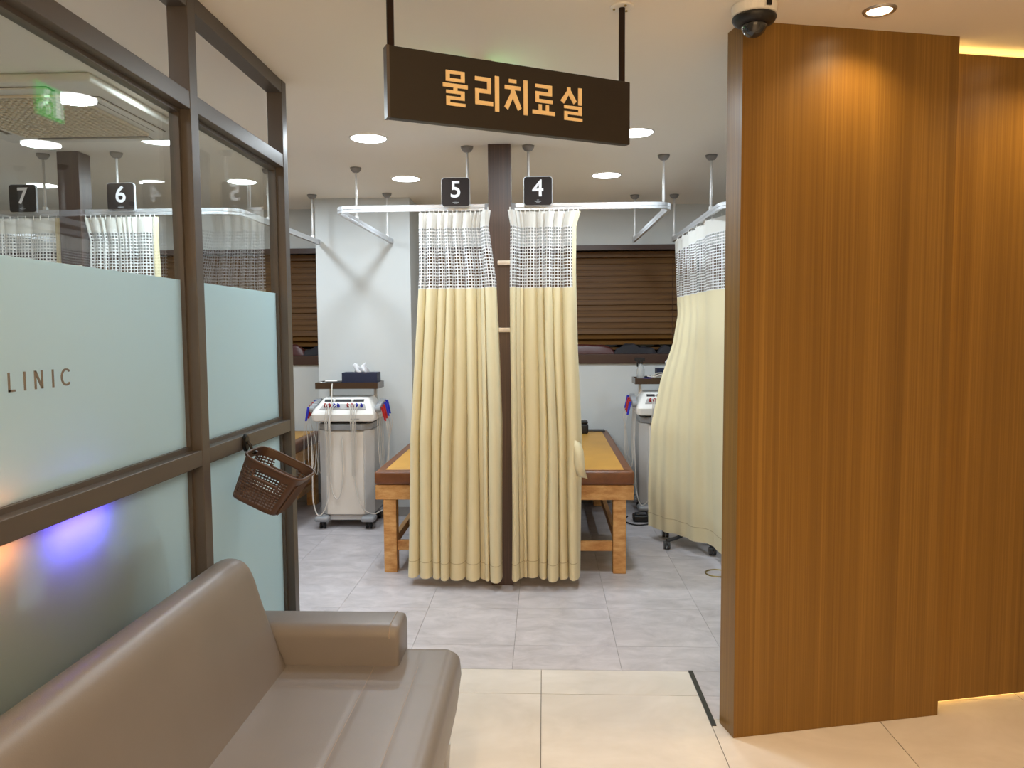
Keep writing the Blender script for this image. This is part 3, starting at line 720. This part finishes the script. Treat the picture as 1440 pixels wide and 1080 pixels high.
# ------------------------------------------------------------------ therapy carts
def cart(label, loc):
    t = thing('therapy_cart', label, 'medical cart', loc, group='electrotherapy carts')
    # body: chamfered column
    poly = [(-.20, .14), (-.20, -.08), (-.145, -.14), (.145, -.14), (.20, -.08), (.20, .14)]
    b = MB(); b.loft([[Vector((x*s, y, z)) for x, y in poly] for z, s in ((.095, .97), (.40, .98), (.70, 1.0))]); b.build('cabinet', m_cartg, t, bevel=.006)
    fp = MB(); fp.loft([[Vector(p) for p in ((-.135, -.1405, z), (.135, -.1405, z), (.131, -.148, z), (-.131, -.148, z))] for z in (.10, .685)]); fp.build('front_panel', m_cartw, t, bevel=.003)
    MB().prism([(-.19, .15), (-.19, -.10), (-.13, -.16), (.13, -.16), (.19, -.10), (.19, .15)], .702, .745).build('collar', m_pgrey, t, bevel=.006)
    # base with castors
    MB().box(-.12, .12, -.13, .13, .055, .094).build('base_tray', m_cartg, t, bevel=.006)
    for sx in (-1, 1):
        for sy in (-1, 1):
            x, y = sx*.165, sy*.15
            ft = MB().rbox(x-.05, x+.05, y-.055, y+.055, .055, .094, .018, 4).build('foot', m_pgrey, t, smooth=True)
            w = MB(); w.cyl((x-.018, y, .025), .025, .012, 'x', 20); w.cyl((x+.006, y, .025), .025, .012, 'x', 20)
            w.build('castor_wheel', m_rubber, ft); MB().box(x-.005, x+.005, y-.012, y+.012, .02, .056).build('castor_fork', m_dgrey, ft)
    # console: wedge with sloped face
    def ring(z, x, yf, yb, r=.03):
        out = []
        for q, (sx, sy) in enumerate(((1, 1), (-1, 1), (-1, -1), (1, -1))):
            for j in range(5):
                a = q*PI/2+j/4*PI/2; cy = (yb-r) if sy > 0 else (yf+r); out.append(Vector((sx*(x-r)+r*math.cos(a), cy+r*math.sin(a), z)))
        return out
    c = MB(); c.loft([ring(.762, .205, -.17, .16), ring(.770, .218, -.185, .165), ring(.815, .224, -.192, .168), ring(.842, .214, -.178, .165), ring(.915, .165, -.085, .155, .025), ring(.925, .155, -.070, .15, .02)])
    co = autosmooth(c.build('console', m_white, t), 35)
    MB().box(-.15, .15, -.13, .13, .745, .763).build('console_neck', m_dgrey, t)
    # sloped panel with jacks
    ang = math.atan2(.073, .093); pf = Matrix.Translation((0, -.178, .8435)) @ Matrix.Rotation(ang, 4, 'X')
    pn = MB(); pn.prism([(-.165, .008), (.165, .008), (.145, .062), (-.145, .062)], .0, .0035, pf); pn.build('jack_panel', m_panelgrey, co)
    for i, (x, m) in enumerate(((-.125, m_red), (-.095, m_red), (-.062, m_blue), (-.034, m_blue), (.035, m_red), (.065, m_red), (.098, m_blue), (.130, m_blue))):
        j = MB(); j.cyl((0, 0, 0), .0105, .018, n=10); j.cyl((0, 0, .018), .0105, .012, n=10, r2=.005); j.v = [tuple(pf @ (Vector(v)+Vector((x, .034, .0035)))) for v in j.v]
        j.build('plug', m, co)
        q = pf @ Vector((x, .034, .03)); g = -.10 if i < 4 else .08
        MB().tube([q, q+Vector(((g-x)*.5, -.022, -.03)), Vector((g+(i % 4-1.5)*.012, -.207, .76)), Vector((g+(i % 4-1.5)*.010, -.195, .60)), Vector((g+(i % 4-1.5)*.008-.01, -.175, .38))], .0032, 6, 5).build('lead', m_cable, t)
    ang2 = 0
    for x0, x1 in ((-.145, -.085), (-.070, .045), (.06, .135)): MB().box(x0, x1, .088, .112, .0, .0015, pf).build('window_slot', m_dgrey, co)
    for x in (-.078, .052): MB().rbox(x-.008, x+.008, .090, .110, .0, .010, .004, 2, pf).build('knob', m_white, co, smooth=True)
    MB().box(.06, .12, -.1935, -.1915, .783, .787).build('maker_mark', m_pgrey, co)
    # clip holders and hanging electrodes at the sides
    for s in (-1, 1):
        for i in range(4):
            y = -.10+i*.055; h = MB(); h.cyl((s*.215 if s > 0 else -.250, y, .845+.012*i), .026, .035, 'x', 14); h.build('clip_holder', m_pgrey, t, smooth=False)
            m = (m_red, m_red, m_blue, m_blue)[i] if s > 0 else (m_blue, m_red, m_red, m_blue)[3-i]
            z = .845+.012*i
            cl = MB(); cl.loft([[Vector((s*(.262+dx), y+dy, z+.015)) for dx, dy in ((-.010, -.006), (.010, -.006), (.010, .006), (-.010, .006))], [Vector((s*(.285+dx), y+dy, z-.085)) for dx, dy in ((-.007, -.004), (.007, -.004), (.007, .004), (-.007, .004))]])
            cl.build('electrode_clip', m, t, bevel=.002)
            MB().tube([(s*.287, y, z-.084), (s*.30, y, z-.16), (s*(.305-.01*i), y+.01, .62), (s*(.30-.015*i), y-.01, .44), (s*(.26-.01*i), y-.02, .36), (s*(.235), y, .52), (s*.226, y, .80)], .0026, 6, 5).build('lead', m_cable, t)
    # big loops of cable in front
    MB().tube([(-.108, -.175, .38), (-.112, -.18, .25), (-.14, -.19, .14), (-.19, -.18, .10), (-.225, -.17, .2), (-.232, -.15, .4), (-.24, -.13, .62)], .0048, 8, 6).build('lead', m_cable, t)
    MB().tube([(.072, -.175, .38), (.09, -.18, .26), (.13, -.19, .155), (.20, -.17, .11), (.25, -.10, .12)], .0045, 8, 6).build('lead', m_cable, t)
    # rear posts and tray
    for s in (-1, 1): MB().box(s*.165-.010, s*.165+.010, .130, .150, .745, .985).build('post', m_steel, t)
    MB().box(-.16, .16, .10, .135, .975, .985).build('tray_bracket', m_steel, t)
    tr = MB(); tr.box(-.225, .225, -.06, .15, .985, .992); tr.box(-.225, .225, -.06, -.055, .992, 1.030); tr.box(-.225, .225, .145, .15, .992, 1.03); tr.box(-.225, -.22, -.055, .145, .992, 1.03); tr.box(.22, .225, -.055, .145, .992, 1.03)
    tr.build('tray', m_tray, t)
    return t
C5 = (-1.405, 5.41, 0); C4 = (.905, 5.755, 0)
cA = cart('white electrotherapy cart on castors in front of the pillar', C5)
dup(cA, C4, 0, 'white electrotherapy cart half hidden by the curtain near the wood wall')
def tissue_box(label, loc):
    t = thing('tissue_box', label, 'tissue box', loc, group='navy tissue boxes')
    MB().box(-.128, .128, -.06, .06, 0, .105).build('box', m_navy, t, bevel=.003)
    rnd = random.Random(4); b = MB(); rings = []
    for k in range(6):
        z = .104+k*.011; rings.append([Vector((-.055+.11*i/11*(1-.02*k)+.006*math.sin(i*1.7+k), .018*math.sin(i*1.3+k*.8)*(1-.1*k), z+(.012*math.sin(i*.9)+.006*math.sin(i*2.3))*k/5)) for i in range(12)])
    b.loft(rings, False, False, False); o = b.build('tissue', m_tissue, t, smooth=True); s = o.modifiers.new('s', 'SOLIDIFY'); s.thickness = .0015
    return t
tA = tissue_box('navy tissue box on the tray of the cart before the pillar', (C5[0]+.084, C5[1]+.045, .993))
dup(tA, (C4[0]+.075, C4[1]+.06, .993), 0, 'navy tissue box on the tray of the cart beside the curtain')
hd = thing('probe_handset', 'white handheld probe with trailing cable on the cart tray before the pillar', 'probe', (C5[0]-.135, C5[1]+.02, .993))
MB().rbox(-.06, .045, -.025, .025, .0, .038, .012, 4).build('handle', m_pgrey, hd, smooth=True)
MB().rbox(-.085, -.061, -.03, .03, .008, .036, .01, 3).build('probe_head', m_white, hd, smooth=True)
MB().rbox(-.035, .055, -.03, .02, .039, .050, .005, 3).build('cover', m_white, hd, smooth=True)
MB().box(.05, .085, -.04, .03, 0, .04).build('adapter', m_black, hd, bevel=.004)
MB().tube([(.03, -.03, .03), (.035, -.09, .02), (.045, -.15, -.10), (.05, -.225, -.18), (.05, -.225, -.35), (.04, -.20, -.58), (.05, -.20, -.72), (.085, -.20, -.775), (.12, -.20, -.70), (.13, -.20, -.5), (.125, -.20, -.33)], .0042, 8, 6).build('cable', m_cable, hd)
sb = thing('spray_bottle', 'clear spray bottle with black trigger on the cart tray', 'bottle', (C4[0]-.165, C4[1]+.09, .993))
MB().lathe((0, 0, 0), [(.026, 0), (.030, .006), (.030, .095), (.022, .115), (.013, .128), (.013, .14)], 20).build('bottle', m_bottle, sb, smooth=True)
tg = MB(); tg.cyl((0, 0, .14), .016, .02); tg.box(-.045, .03, -.012, .012, .16, .185); tg.box(-.030, -.020, -.006, .006, .115, .16); tg.build('trigger', m_black, sb, bevel=.003)
eb = thing('electrode_bundle', 'tangled bundle of red, blue and white leads on the cart tray', 'cable bundle', (C4[0]-.10, C4[1]-.02, .993))
rnd = random.Random(9)
for i, m in enumerate((m_red, m_blue, m_white, m_black, m_red, m_blue, m_white, m_black)):
    a = rnd.uniform(-.6, .6); x = rnd.uniform(-.055, .05); y = rnd.uniform(-.02, .02); z = .006+.012*(i//2)
    MB().rbox(-.035, .035, -.009, .009, -.006, .010, .005, 2, Matrix.Translation((x, y, z)) @ Matrix.Rotation(a, 4, 'Z')).build('clip', m, eb, smooth=True)
for i, x in enumerate((.0, .02, .045, -.03)):
    MB().tube([(x, -.01, .05), (x+.05, -.03, .075-.01*i), (x+.11, -.05, .055), (x+.17, -.10, -.08), (x+.19, -.10, -.16)], .0042, 8, 6).build('lead', m_cable, eb)

# rolling stool inside the drawn curtain
st = thing('rolling_stool', 'rolling stool whose castor shows under the curtain by the wood wall', 'stool', (.99, 4.90, 0))
MB().lathe((0, 0, 0), [(.02, .42), (.125, .42), (.14, .44), (.14, .48), (.125, .50), (.02, .505)], 28).build('seat', m_black, st, smooth=True)
MB().cyl((0, 0, .10), .02, .32).build('gas_post', m_steel, st)
for i in range(5):
    a = math.radians(208.6+i*72); d = Vector((math.cos(a), math.sin(a), 0)); p = d*.245
    MB().tube([(0, 0, .11), d*.10+Vector((0, 0, .078)), d*.17+Vector((0, 0, .062)), p+Vector((0, 0, .055))], .012, 8, 4).build('leg', m_dgrey, st)
    w = MB(); w.cyl((p.x-.02, p.y, .026), .026, .016, 'x', 18); w.cyl((p.x+.004, p.y, .026), .026, .016, 'x', 18); w.box(p.x-.004, p.x+.004, p.y-.01, p.y+.01, .026, .056); w.build('castor', m_dgrey, st)

# floor ring and loose cable
b = MB(); b.lathe((0, 0, 0), [(.070, .0005), (.070, .005), (.062, .006), (.060, .0005)], 36, False); rg = b.build('floor_ring', m_brass, loc=(.985, 4.30, 0), smooth=True)
tag(rg, 'brass floor outlet ring set in the grey floor by the wood wall', 'floor ring')
tag(MB().tube([(-.95, 5.55, .006), (-.85, 5.40, .006), (-.6, 5.36, .006), (-.3, 5.45, .006)], .005, 8, 6).build('power_cable', m_black), 'thin black power cable lying under bed five', 'cable')
tag(MB().tube([(.62, 5.62, .006), (.58, 5.48, .006), (.66, 5.36, .006), (.80, 5.42, .006)], .005, 8, 6).build('power_cable', m_black), 'thin black power cable on the floor by the half hidden cart', 'cable')
# pedal block at the half hidden cart
pb = thing('foot_pedal', 'black foot pedal block on the floor by the half hidden cart', 'pedal', (.70, 5.50, 0))
MB().rbox(-.055, .055, -.05, .06, 0, .05, .014, 3).build('base', m_black, pb, smooth=True); MB().rbox(-.04, .04, -.045, .02, .051, .065, .006, 3).build('pedal', m_dgrey, pb, smooth=True)

# ------------------------------------------------------------------ cushions on the sill
def cushion(name, label, mat, x0, x1, h, seed, cat='cushion', y0=-.0, y1=.075, bumps=1.0):
    rnd = random.Random(seed); b = MB(); nx, ny = 28, 10; ph = [rnd.uniform(0, 6) for _ in range(6)]
    def hh(u, v):
        e = (1-abs(2*u-1)**3.2)*(1-abs(2*v-1)**4)
        w = 1+bumps*(.20*math.sin(u*7+ph[0])+.12*math.sin(u*15+v*5+ph[1])+.06*math.sin(u*29+ph[2]))
        return h*max(e, 0)**.6*w
    X = lambda u: (u-.5)*(x1-x0); Y = lambda v: y0+(y1-y0)*v
    top = [[Vector((X(i/nx), Y(j/ny), .004+hh(i/nx, j/ny))) for j in range(ny+1)] for i in range(nx+1)]
    bot = [[Vector((X(i/nx), Y(j/ny), .001)) for j in range(ny+1)] for i in range(nx+1)]
    n = ny+1
    for g in (top, bot): b.loft(g, False, False, False)
    for i in range(nx): 
        for j in (0, ny): b.add([top[i][j], top[i+1][j], bot[i+1][j], bot[i][j]], [(0, 1, 2, 3)])
    for j in range(ny):
        for i in (0, nx): b.add([top[i][j], top[i][j+1], bot[i][j+1], bot[i][j]], [(0, 1, 2, 3)])
    o = b.build(name, mat, smooth=True, loc=((x0+x1)/2, BW, SILLT)); tag(o, label, cat); return o
cushion('sill_cushion', 'maroon vinyl cushion on the window sill behind the curtain numbered 4', m_maroon, .10, .57, .075, 1, bumps=.3)
cushion('folded_cloth', 'dark folded cloth on the sill next to the maroon cushion', m_darkcloth, .56, .90, .062, 2, 'cloth')
cushion('folded_cloth', 'dark folded cloth on the sill behind the spray bottle', m_darkcloth, .905, 1.22, .062, 3, 'cloth')
cushion('sill_cushion', 'maroon vinyl cushion on the sill left of the pillar', m_maroon, -2.35, -1.93, .09, 4, bumps=.4)
cushion('folded_cloth', 'dark folded cloth on the sill against the pillar', m_darkcloth, -1.96, -1.70, .065, 5, 'cloth')

# ------------------------------------------------------------------ sofa
sf = thing('sofa', 'taupe leatherette sofa with low arm beside the glass partition', 'sofa', (0, 0, 0))
SY0, SY1 = .30, 2.33
def sweepY(prof, stations, name, mat):
    c = Vector((sum(p[0] for p in prof)/len(prof), 0, sum(p[1] for p in prof)/len(prof)))
    b = MB(); b.loft([[Vector((c.x+(x-c.x)*s, y, c.z+(z-c.z)*s)) for x, z in prof] for y, s in stations])
    return b.build(name, mat, sf, smooth=True)
def smooth_prof(pts, n=5):
    out = []; N = len(pts)
    for i in range(N):
        a, b_, c, d = [Vector((*pts[(i+k-1) % N], 0)) for k in range(4)]
        for k in range(n):
            t = k/n; p = .5*((2*b_)+(c-a)*t+(2*a-5*b_+4*c-d)*t*t+(3*b_-a-3*c+d)*t**3); out.append((p.x, p.y))
    return out
BK1 = 2.172
prof = smooth_prof([(-.995, .14), (-1.002, .40), (-1.003, .60), (-.99, .685), (-.945, .728), (-.895, .730), (-.862, .695), (-.832, .60), (-.790, .47), (-.760, .38), (-.765, .30), (-.80, .16)])
rnds = [(0, .86), (.004, .93), (.012, .97), (.025, .992), (.045, 1.0)]
sweepY(prof, [(SY0+.16+a, s) for a, s in rnds]+[(SY0+.16+.1+(BK1-SY0-.36)*k/10, 1.0) for k in range(11)]+[(BK1-a, s) for a, s in reversed(rnds)], 'backrest', m_leather)
# seat with stitched grooves
def seat():
    X0, X1, nx = -1.0, -.262, 74; nyy = 150; b = MB(); ytot = SY1-SY0
    r = .045
    seamsX = (-.505, -.375); seamsY = [SY1-.27-.42*k for k in range(5)]
    def edge(d): 
        return 0 if d >= r else r-math.sqrt(max(r*r-(r-d)**2, 0))
    xs = [X0+(X1-X0)*(1-(1-i/nx)**1.6) for i in range(nx+1)]
    ys = []
    for j in range(nyy+1):
        t = j/nyy; ys.append(SY0+ytot*(t+.06*math.sin(2*PI*t)/(-2*PI)*2.4))
    def top(x, y):
        z = .402
        d = min(X1-x, 1); e = min(y-SY0, SY1-y)
        z -= edge(max(d, 0))*.8+edge(max(e, 0))*.7
        for s in seamsX: z -= .0015*math.exp(-((x-s)/.006)**2)
        for s in seamsY: z -= .0010*math.exp(-((y-s)/.006)**2)
        z += .004*math.sin((x+.5)*9)*0
        return z
    def cornx(x, y):   # round far front corner in plan
        R = .05; dx = x-(X1-R)
        for yy, sg in ((SY1, 1), (SY0, -1)):
            dy = (y-yy)*sg+R
            if dx > 0 and dy > 0:
                l = math.hypot(dx, dy)
                if l > 1e-6:
                    k = max(dx, dy)/l; return (X1-R)+dx*k, yy+sg*(dy*k-R)
        return x, y
    grid = [[(lambda c: Vector((c[0], c[1], top(x, y))))(cornx(x, y)) for y in ys] for x in xs]
    b.loft(grid, False, False, False)
    # side skirts following the outline
    out = [grid[i][0] for i in range(nx+1)]+[grid[nx][j] for j in range(1, nyy+1)]+[grid[i][nyy] for i in range(nx-1, -1, -1)]+[grid[0][j] for j in range(nyy-1, 0, -1)]
    rings = [out]
    cx, cy = -.64, (SY0+SY1)/2
    for z, s in ((.33, .003), (.22, -.012), (.12, -.035), (.105, -.05)):
        ring = []
        for p in out:
            d = Vector((p.x-cx, 0, 0)); sx = 1 if p.x > cx else 0
            ring.append(Vector((p.x+(s if p.x > -.6 else 0), p.y+(s*.5 if p.y > cy else -s*.5), z)))
        rings.append(ring)
    b.loft(rings, False, True)
    return b.build('seat', m_leather, sf, smooth=True)
seat_o = seat()
autosmooth(seat_o, 50)
for xs_ in (-.505, -.375): MB().tube([(xs_, SY0+.2, .4008), (xs_, 1.2, .4008), (xs_, 2.17, .4008)], .0011, 6, 4).build('seat_seam', m_seam, sf)
# piping seam along front edge
MB().tube([(-.268, SY0+.05, .365), (-.2615, 1.3, .365), (-.268, SY1-.06, .365)], .0022, 6, 8).build('front_seam', m_seam, sf)
for ya, yb in ((2.172, 2.325), (SY0+.005, SY0+.158)):
    A = MB(); pr = []
    x0, x1, z0, z1, r = -1.0, -.432, .36, .520, .035
    rings = []
    def armring(x, s):
        pts = []
        yc, hy = (ya+yb)/2, (yb-ya)/2
        for q, (sy, sz) in enumerate(((1, 1), (-1, 1), (-1, -1), (1, -1))):
            for j in range(6):
                a = q*PI/2+j/5*PI/2; rr = r if sz > 0 else .01
                py = sy*(hy-rr)+rr*math.cos(a); pz = ((z1 if sz > 0 else z0)-sz*rr)+rr*math.sin(a)
                pts.append(Vector((x, yc+py*s, z0+(pz-z0)*(.5+.5*s))))
        return pts
    A.loft([armring(x0, 1)]+[armring(x0+(x1-.03-x0)*k/8, 1) for k in range(1, 9)]+[armring(x1-.012, .985), armring(x1-.003, .95), armring(x1, .88)])
    ao = autosmooth(A.build('armrest', m_leather, sf), 50)
    MB().tube([v for v in armring(x1-.028, 1.004)[0:12]], .0018, 6, 2).build('arm_seam', m_seam, ao)
for x, y in ((-.315, SY1-.05), (-.315, SY0+.05), (-.93, SY1-.06), (-.93, SY0+.06)):
    lg = MB().cyl((x, y, .012), .014, .096, r2=.02, n=16).build('leg', m_steel, sf); MB().cyl((x, y, 0), .016, .0119, n=16).build('foot_tip', m_rubber, lg)

# ------------------------------------------------------------------ hook and basket
HKY = 2.52
hk = thing('adhesive_hook', 'dark oval hook stuck on the partition rail', 'hook', (GX1, HKY, 1.018))
b = MB(); n = 20
b.loft([[Vector((x, .020*s*math.cos(2*PI*i/n), .030*s*math.sin(2*PI*i/n))) for i in range(n)] for x, s in ((.0005, 1), (.008, 1), (.011, .85))]); b.build('back_plate', m_darkmetal, hk, smooth=False)
b = MB(); b.tube([(.011, 0, .005), (.022, 0, -.012), (.026, 0, -.030), (.034, 0, -.036), (.041, 0, -.028)], .005, 8, 5); b.build('hook_arm', m_darkmetal, hk)
bk = thing('plastic_basket', 'brown perforated plastic basket hanging tilted from the partition hook', 'basket', (-.985, HKY+.005, .992))
bk.rotation_euler = (0, math.radians(26), 0)
def basket():
    # local: x 0..LX away from the partition, y across, z down
    LX, WY, HT = .205, .195, .150; N = 168; NZ = 30
    def pt(a, w, inset=0):
        k = 1-.20*w; hx, hy = LX/2*k-inset, WY/2*k-inset; e = 5.0
        c, s = math.cos(a), math.sin(a); r = (abs(c)**e+abs(s)**e)**(-1/e)
        return Vector((LX/2*(1-.10*w)+hx*r*c, hy*r*s, -HT*w))
    angs = []
    # equal arc-length sampling
    M_ = 2000; P0 = [pt(2*PI*i/M_, 0) for i in range(M_+1)]; cum = [0]
    for i in range(M_): cum.append(cum[-1]+(P0[i+1]-P0[i]).length)
    j = 0
    for i in range(N):
        tgt = cum[-1]*i/N
        while cum[j+1] < tgt: j += 1
        angs.append(2*PI*j/M_)
    b = MB(); vs = [[pt(a, k/NZ) for a in angs] for k in range(NZ+1)]
    flat = [p for r in vs for p in r]; fs = []
    for k in range(NZ):
        for i in range(N):
            p = pt((angs[i]+angs[(i+1) % N]+(2*PI if i == N-1 else 0))/2, (k+.5)/NZ)
            side_long = abs(p.y) > WY/2*(1-.2*k/NZ)*.93     # the walls facing +-y
            inner = p.x < .04
            hole = False
            xr = (p.x-.0)/LX
            if (side_long or inner) and 6 <= k <= 27 and (k % 2 == 0) and (i % 3 != 0): hole = True
            if side_long and 5 <= k <= 9 and .28 < xr < .72: hole = True
            if side_long and (k in (4, 10)) and .26 < xr < .74: hole = False
            if inner and 5 <= k <= 9 and abs(p.y) < .04: hole = True
            if not hole: fs.append((k*N+i, k*N+(i+1) % N, (k+1)*N+(i+1) % N, (k+1)*N+i))
    b.add(flat, fs)
    o = b.build('woven_wall', m_basket, bk, smooth=True); s = o.modifiers.new('s', 'SOLIDIFY'); s.thickness = .0028; s.offset = 0
    # ribs on the end wall
    rb = MB()
    for i in range(13):
        y = -.072+.144*i/12
        q = [(LX/2*(1-.10*w)+LX/2*(1-.2*w)+.001, y*(1-.2*w), -HT*w) for w in (.18, .5, .98)]
        rb.tube(q, .0034, 6, 1)
    rb.build('rib', m_basket, bk)
    rm = MB(); rm.tube([tuple(pt(2*PI*i/72, 0, -.002)) for i in range(73)], .0045, 8, 1); rm.build('rim', m_basket, bk, smooth=True)
    fl_ = MB(); fl_.add([pt(a, 1) for a in angs], [tuple(range(N))]); o = fl_.build('bottom', m_basket, bk); s = o.modifiers.new('s', 'SOLIDIFY'); s.thickness = .004; s.offset = 0
basket()

# ------------------------------------------------------------------ dome camera, exit sign, ceiling unit
dc = thing('dome_camera', 'white dome security camera on the ceiling by the wood wall', 'camera', (.645, 2.420, CEIL))
MB().lathe((0, 0, 0), [(.066, -.0005), (.068, -.006), (.066, -.030), (.060, -.034)], 36).build('base', m_white, dc, smooth=False)
MB().lathe((0, 0, 0), [(.0645, -.0345), (.066, -.040), (.060, -.050), (.042, -.058), (.038, -.058)], 36).build('ring', m_black, dc, smooth=True)
MB().lathe((0, 0, 0), [(.0385*math.cos(a), -.056-.0385*math.sin(a)) for a in [PI/2*k/8*.999 for k in range(9)]], 28).build('dome', m_dome, dc, smooth=True)
mk = MB(); mk.box(.026, .041, -.0660, -.0560, -.024, -.010, Matrix.Rotation(-.12, 4, 'Z')); mk.build('mark', m_darkmetal, dc)

ex = thing('exit_sign', 'green lit exit sign hanging behind the long dark sign', 'sign', (-.235, 2.88, 2.20))
MB().box(-.014, .014, -.085, .085, 0, .135).build('housing', m_white, ex)
for s, x0, x1 in ((-1, -.0165, -.0145), (1, .0145, .0165)):
    f = MB().box(x0, x1, -.080, .080, .006, .129).build('face', m_green, ex)
    w = MB(); xa, xb = (x0-.001, x0-.0002) if s < 0 else (x1+.0002, x1+.001)
    w.box(xa, xb, .03, .075, .02, .115)
    w.cyl((min(xa, xb), -.012, .104), .010, .001, 'x', 12)
    for y0, z0, y1, z1 in ((-.012, .09, -.025, .06), (-.025, .06, -.005, .042), (-.005, .042, -.012, .020), (-.025, .06, -.045, .05), (-.045, .05, -.06, .03), (-.012, .088, .012, .072), (-.015, .088, -.04, .082)):
        d = Vector((0, y1-y0, z1-z0)).normalized(); n_ = Vector((0, -d.z, d.y))*.006; a_, b_ = Vector((0, y0, z0)), Vector((0, y1, z1))
        w.loft([[p+Vector((x, 0, 0)) for p in (a_-n_, b_-n_, b_+n_, a_+n_)] for x in (xa, xb)])
    w.build('pictogram', m_exitw, f)
MB().cyl((0, 0, .135), .008, CEIL-2.20-.135-.006, n=12).build('stem', m_rod, ex)
MB().box(-.05, .05, -.05, .05, CEIL-2.20-.0055, CEIL-2.20-.0005).build('ceiling_plate', m_acw, ex)

ac = thing('ceiling_air_conditioner', 'ceiling cassette air conditioner with lattice grille beyond the glass', 'air conditioner', (-2.17, 3.31, CEIL))
MB().prism([(-.47, -.45), (.47, -.45), (.47, .45), (-.47, .45)], -.035, -.0005).build('panel', m_acw, ac, bevel=.01)
MB().box(-.30, .30, -.30, .30, -.0362, -.0352).build('intake', m_acdark, ac)
g = MB()
for i in range(21):
    p = -.30+.6*i/20; g.box(p-.004, p+.004, -.30, .30, -.046, -.0364); g.box(-.30, .30, p-.004, p+.004, -.046, -.0364)
g.build('lattice_grille', m_lattice, ac, kind='stuff')
for i in range(4):
    R = Matrix.Rotation(i*PI/2, 4, 'Z'); MB().box(-.27, .27, .345, .40, -.0375, -.0352, R).build('air_slot', m_acdark, ac)
    MB().box(-.265, .265, .362, .395, -.043, -.0376, R).build('louver', m_acw, ac)
hc = thing('ceiling_hatch', 'white access hatch with grey frame in the ceiling beyond the glass', 'hatch', (-2.22, 2.46, CEIL))
MB().box(-.24, .24, -.24, .24, -.006, -.0005).build('door', m_acw, hc)
f = MB(); f.box(-.26, .26, -.26, -.241, -.01, -.0005); f.box(-.26, .26, .241, .26, -.01, -.0005); f.box(-.26, -.241, -.241, .241, -.01, -.0005); f.box(.241, .26, -.241, .241, -.01, -.0005); f.build('frame', m_pgrey, hc)

# ------------------------------------------------------------------ things behind the frosted glass
cb = thing('storage_cabinet', 'dark low cabinet showing blurred through the frosted glass', 'cabinet', (-1.335, 1.42, 0))
MB().box(-.22, .22, -.60, .58, .05, .90).build('body', m_cabinet, cb, bevel=.004)
MB().box(-.23, .23, -.61, .59, .901, .925).build('top', m_cabinet, cb, bevel=.004)
MB().box(-.20, .20, -.58, .56, 0, .0495).build('plinth', m_black, cb)
for y in (-.59, -.005):
    d = MB().box(-.236, -.221, y, y+.57, .07, .88).build('door', m_cabinet, cb, bevel=.003); MB().box(-.25, -.237, y+.25, y+.32, .78, .79).build('handle', m_steel, d)
vd = thing('therapy_console', 'therapy console with violet lit screen glowing through the frosted glass', 'medical device', (-1.19, 1.66, .926))
MB().box(-.08, .08, -.11, .11, 0, .06).build('housing', m_white, vd, bevel=.006); MB().box(.0805, .083, -.09, .09, .010, .050).build('screen', m_violet, vd)
vo = thing('therapy_console', 'therapy console with orange lit screen glowing through the frosted glass', 'medical device', (-1.19, 1.38, .926))
MB().box(-.08, .08, -.09, .09, 0, .14).build('housing', m_white, vo, bevel=.006); MB().box(.0805, .083, -.07, .07, .02, .12).build('screen', m_orange, vo)
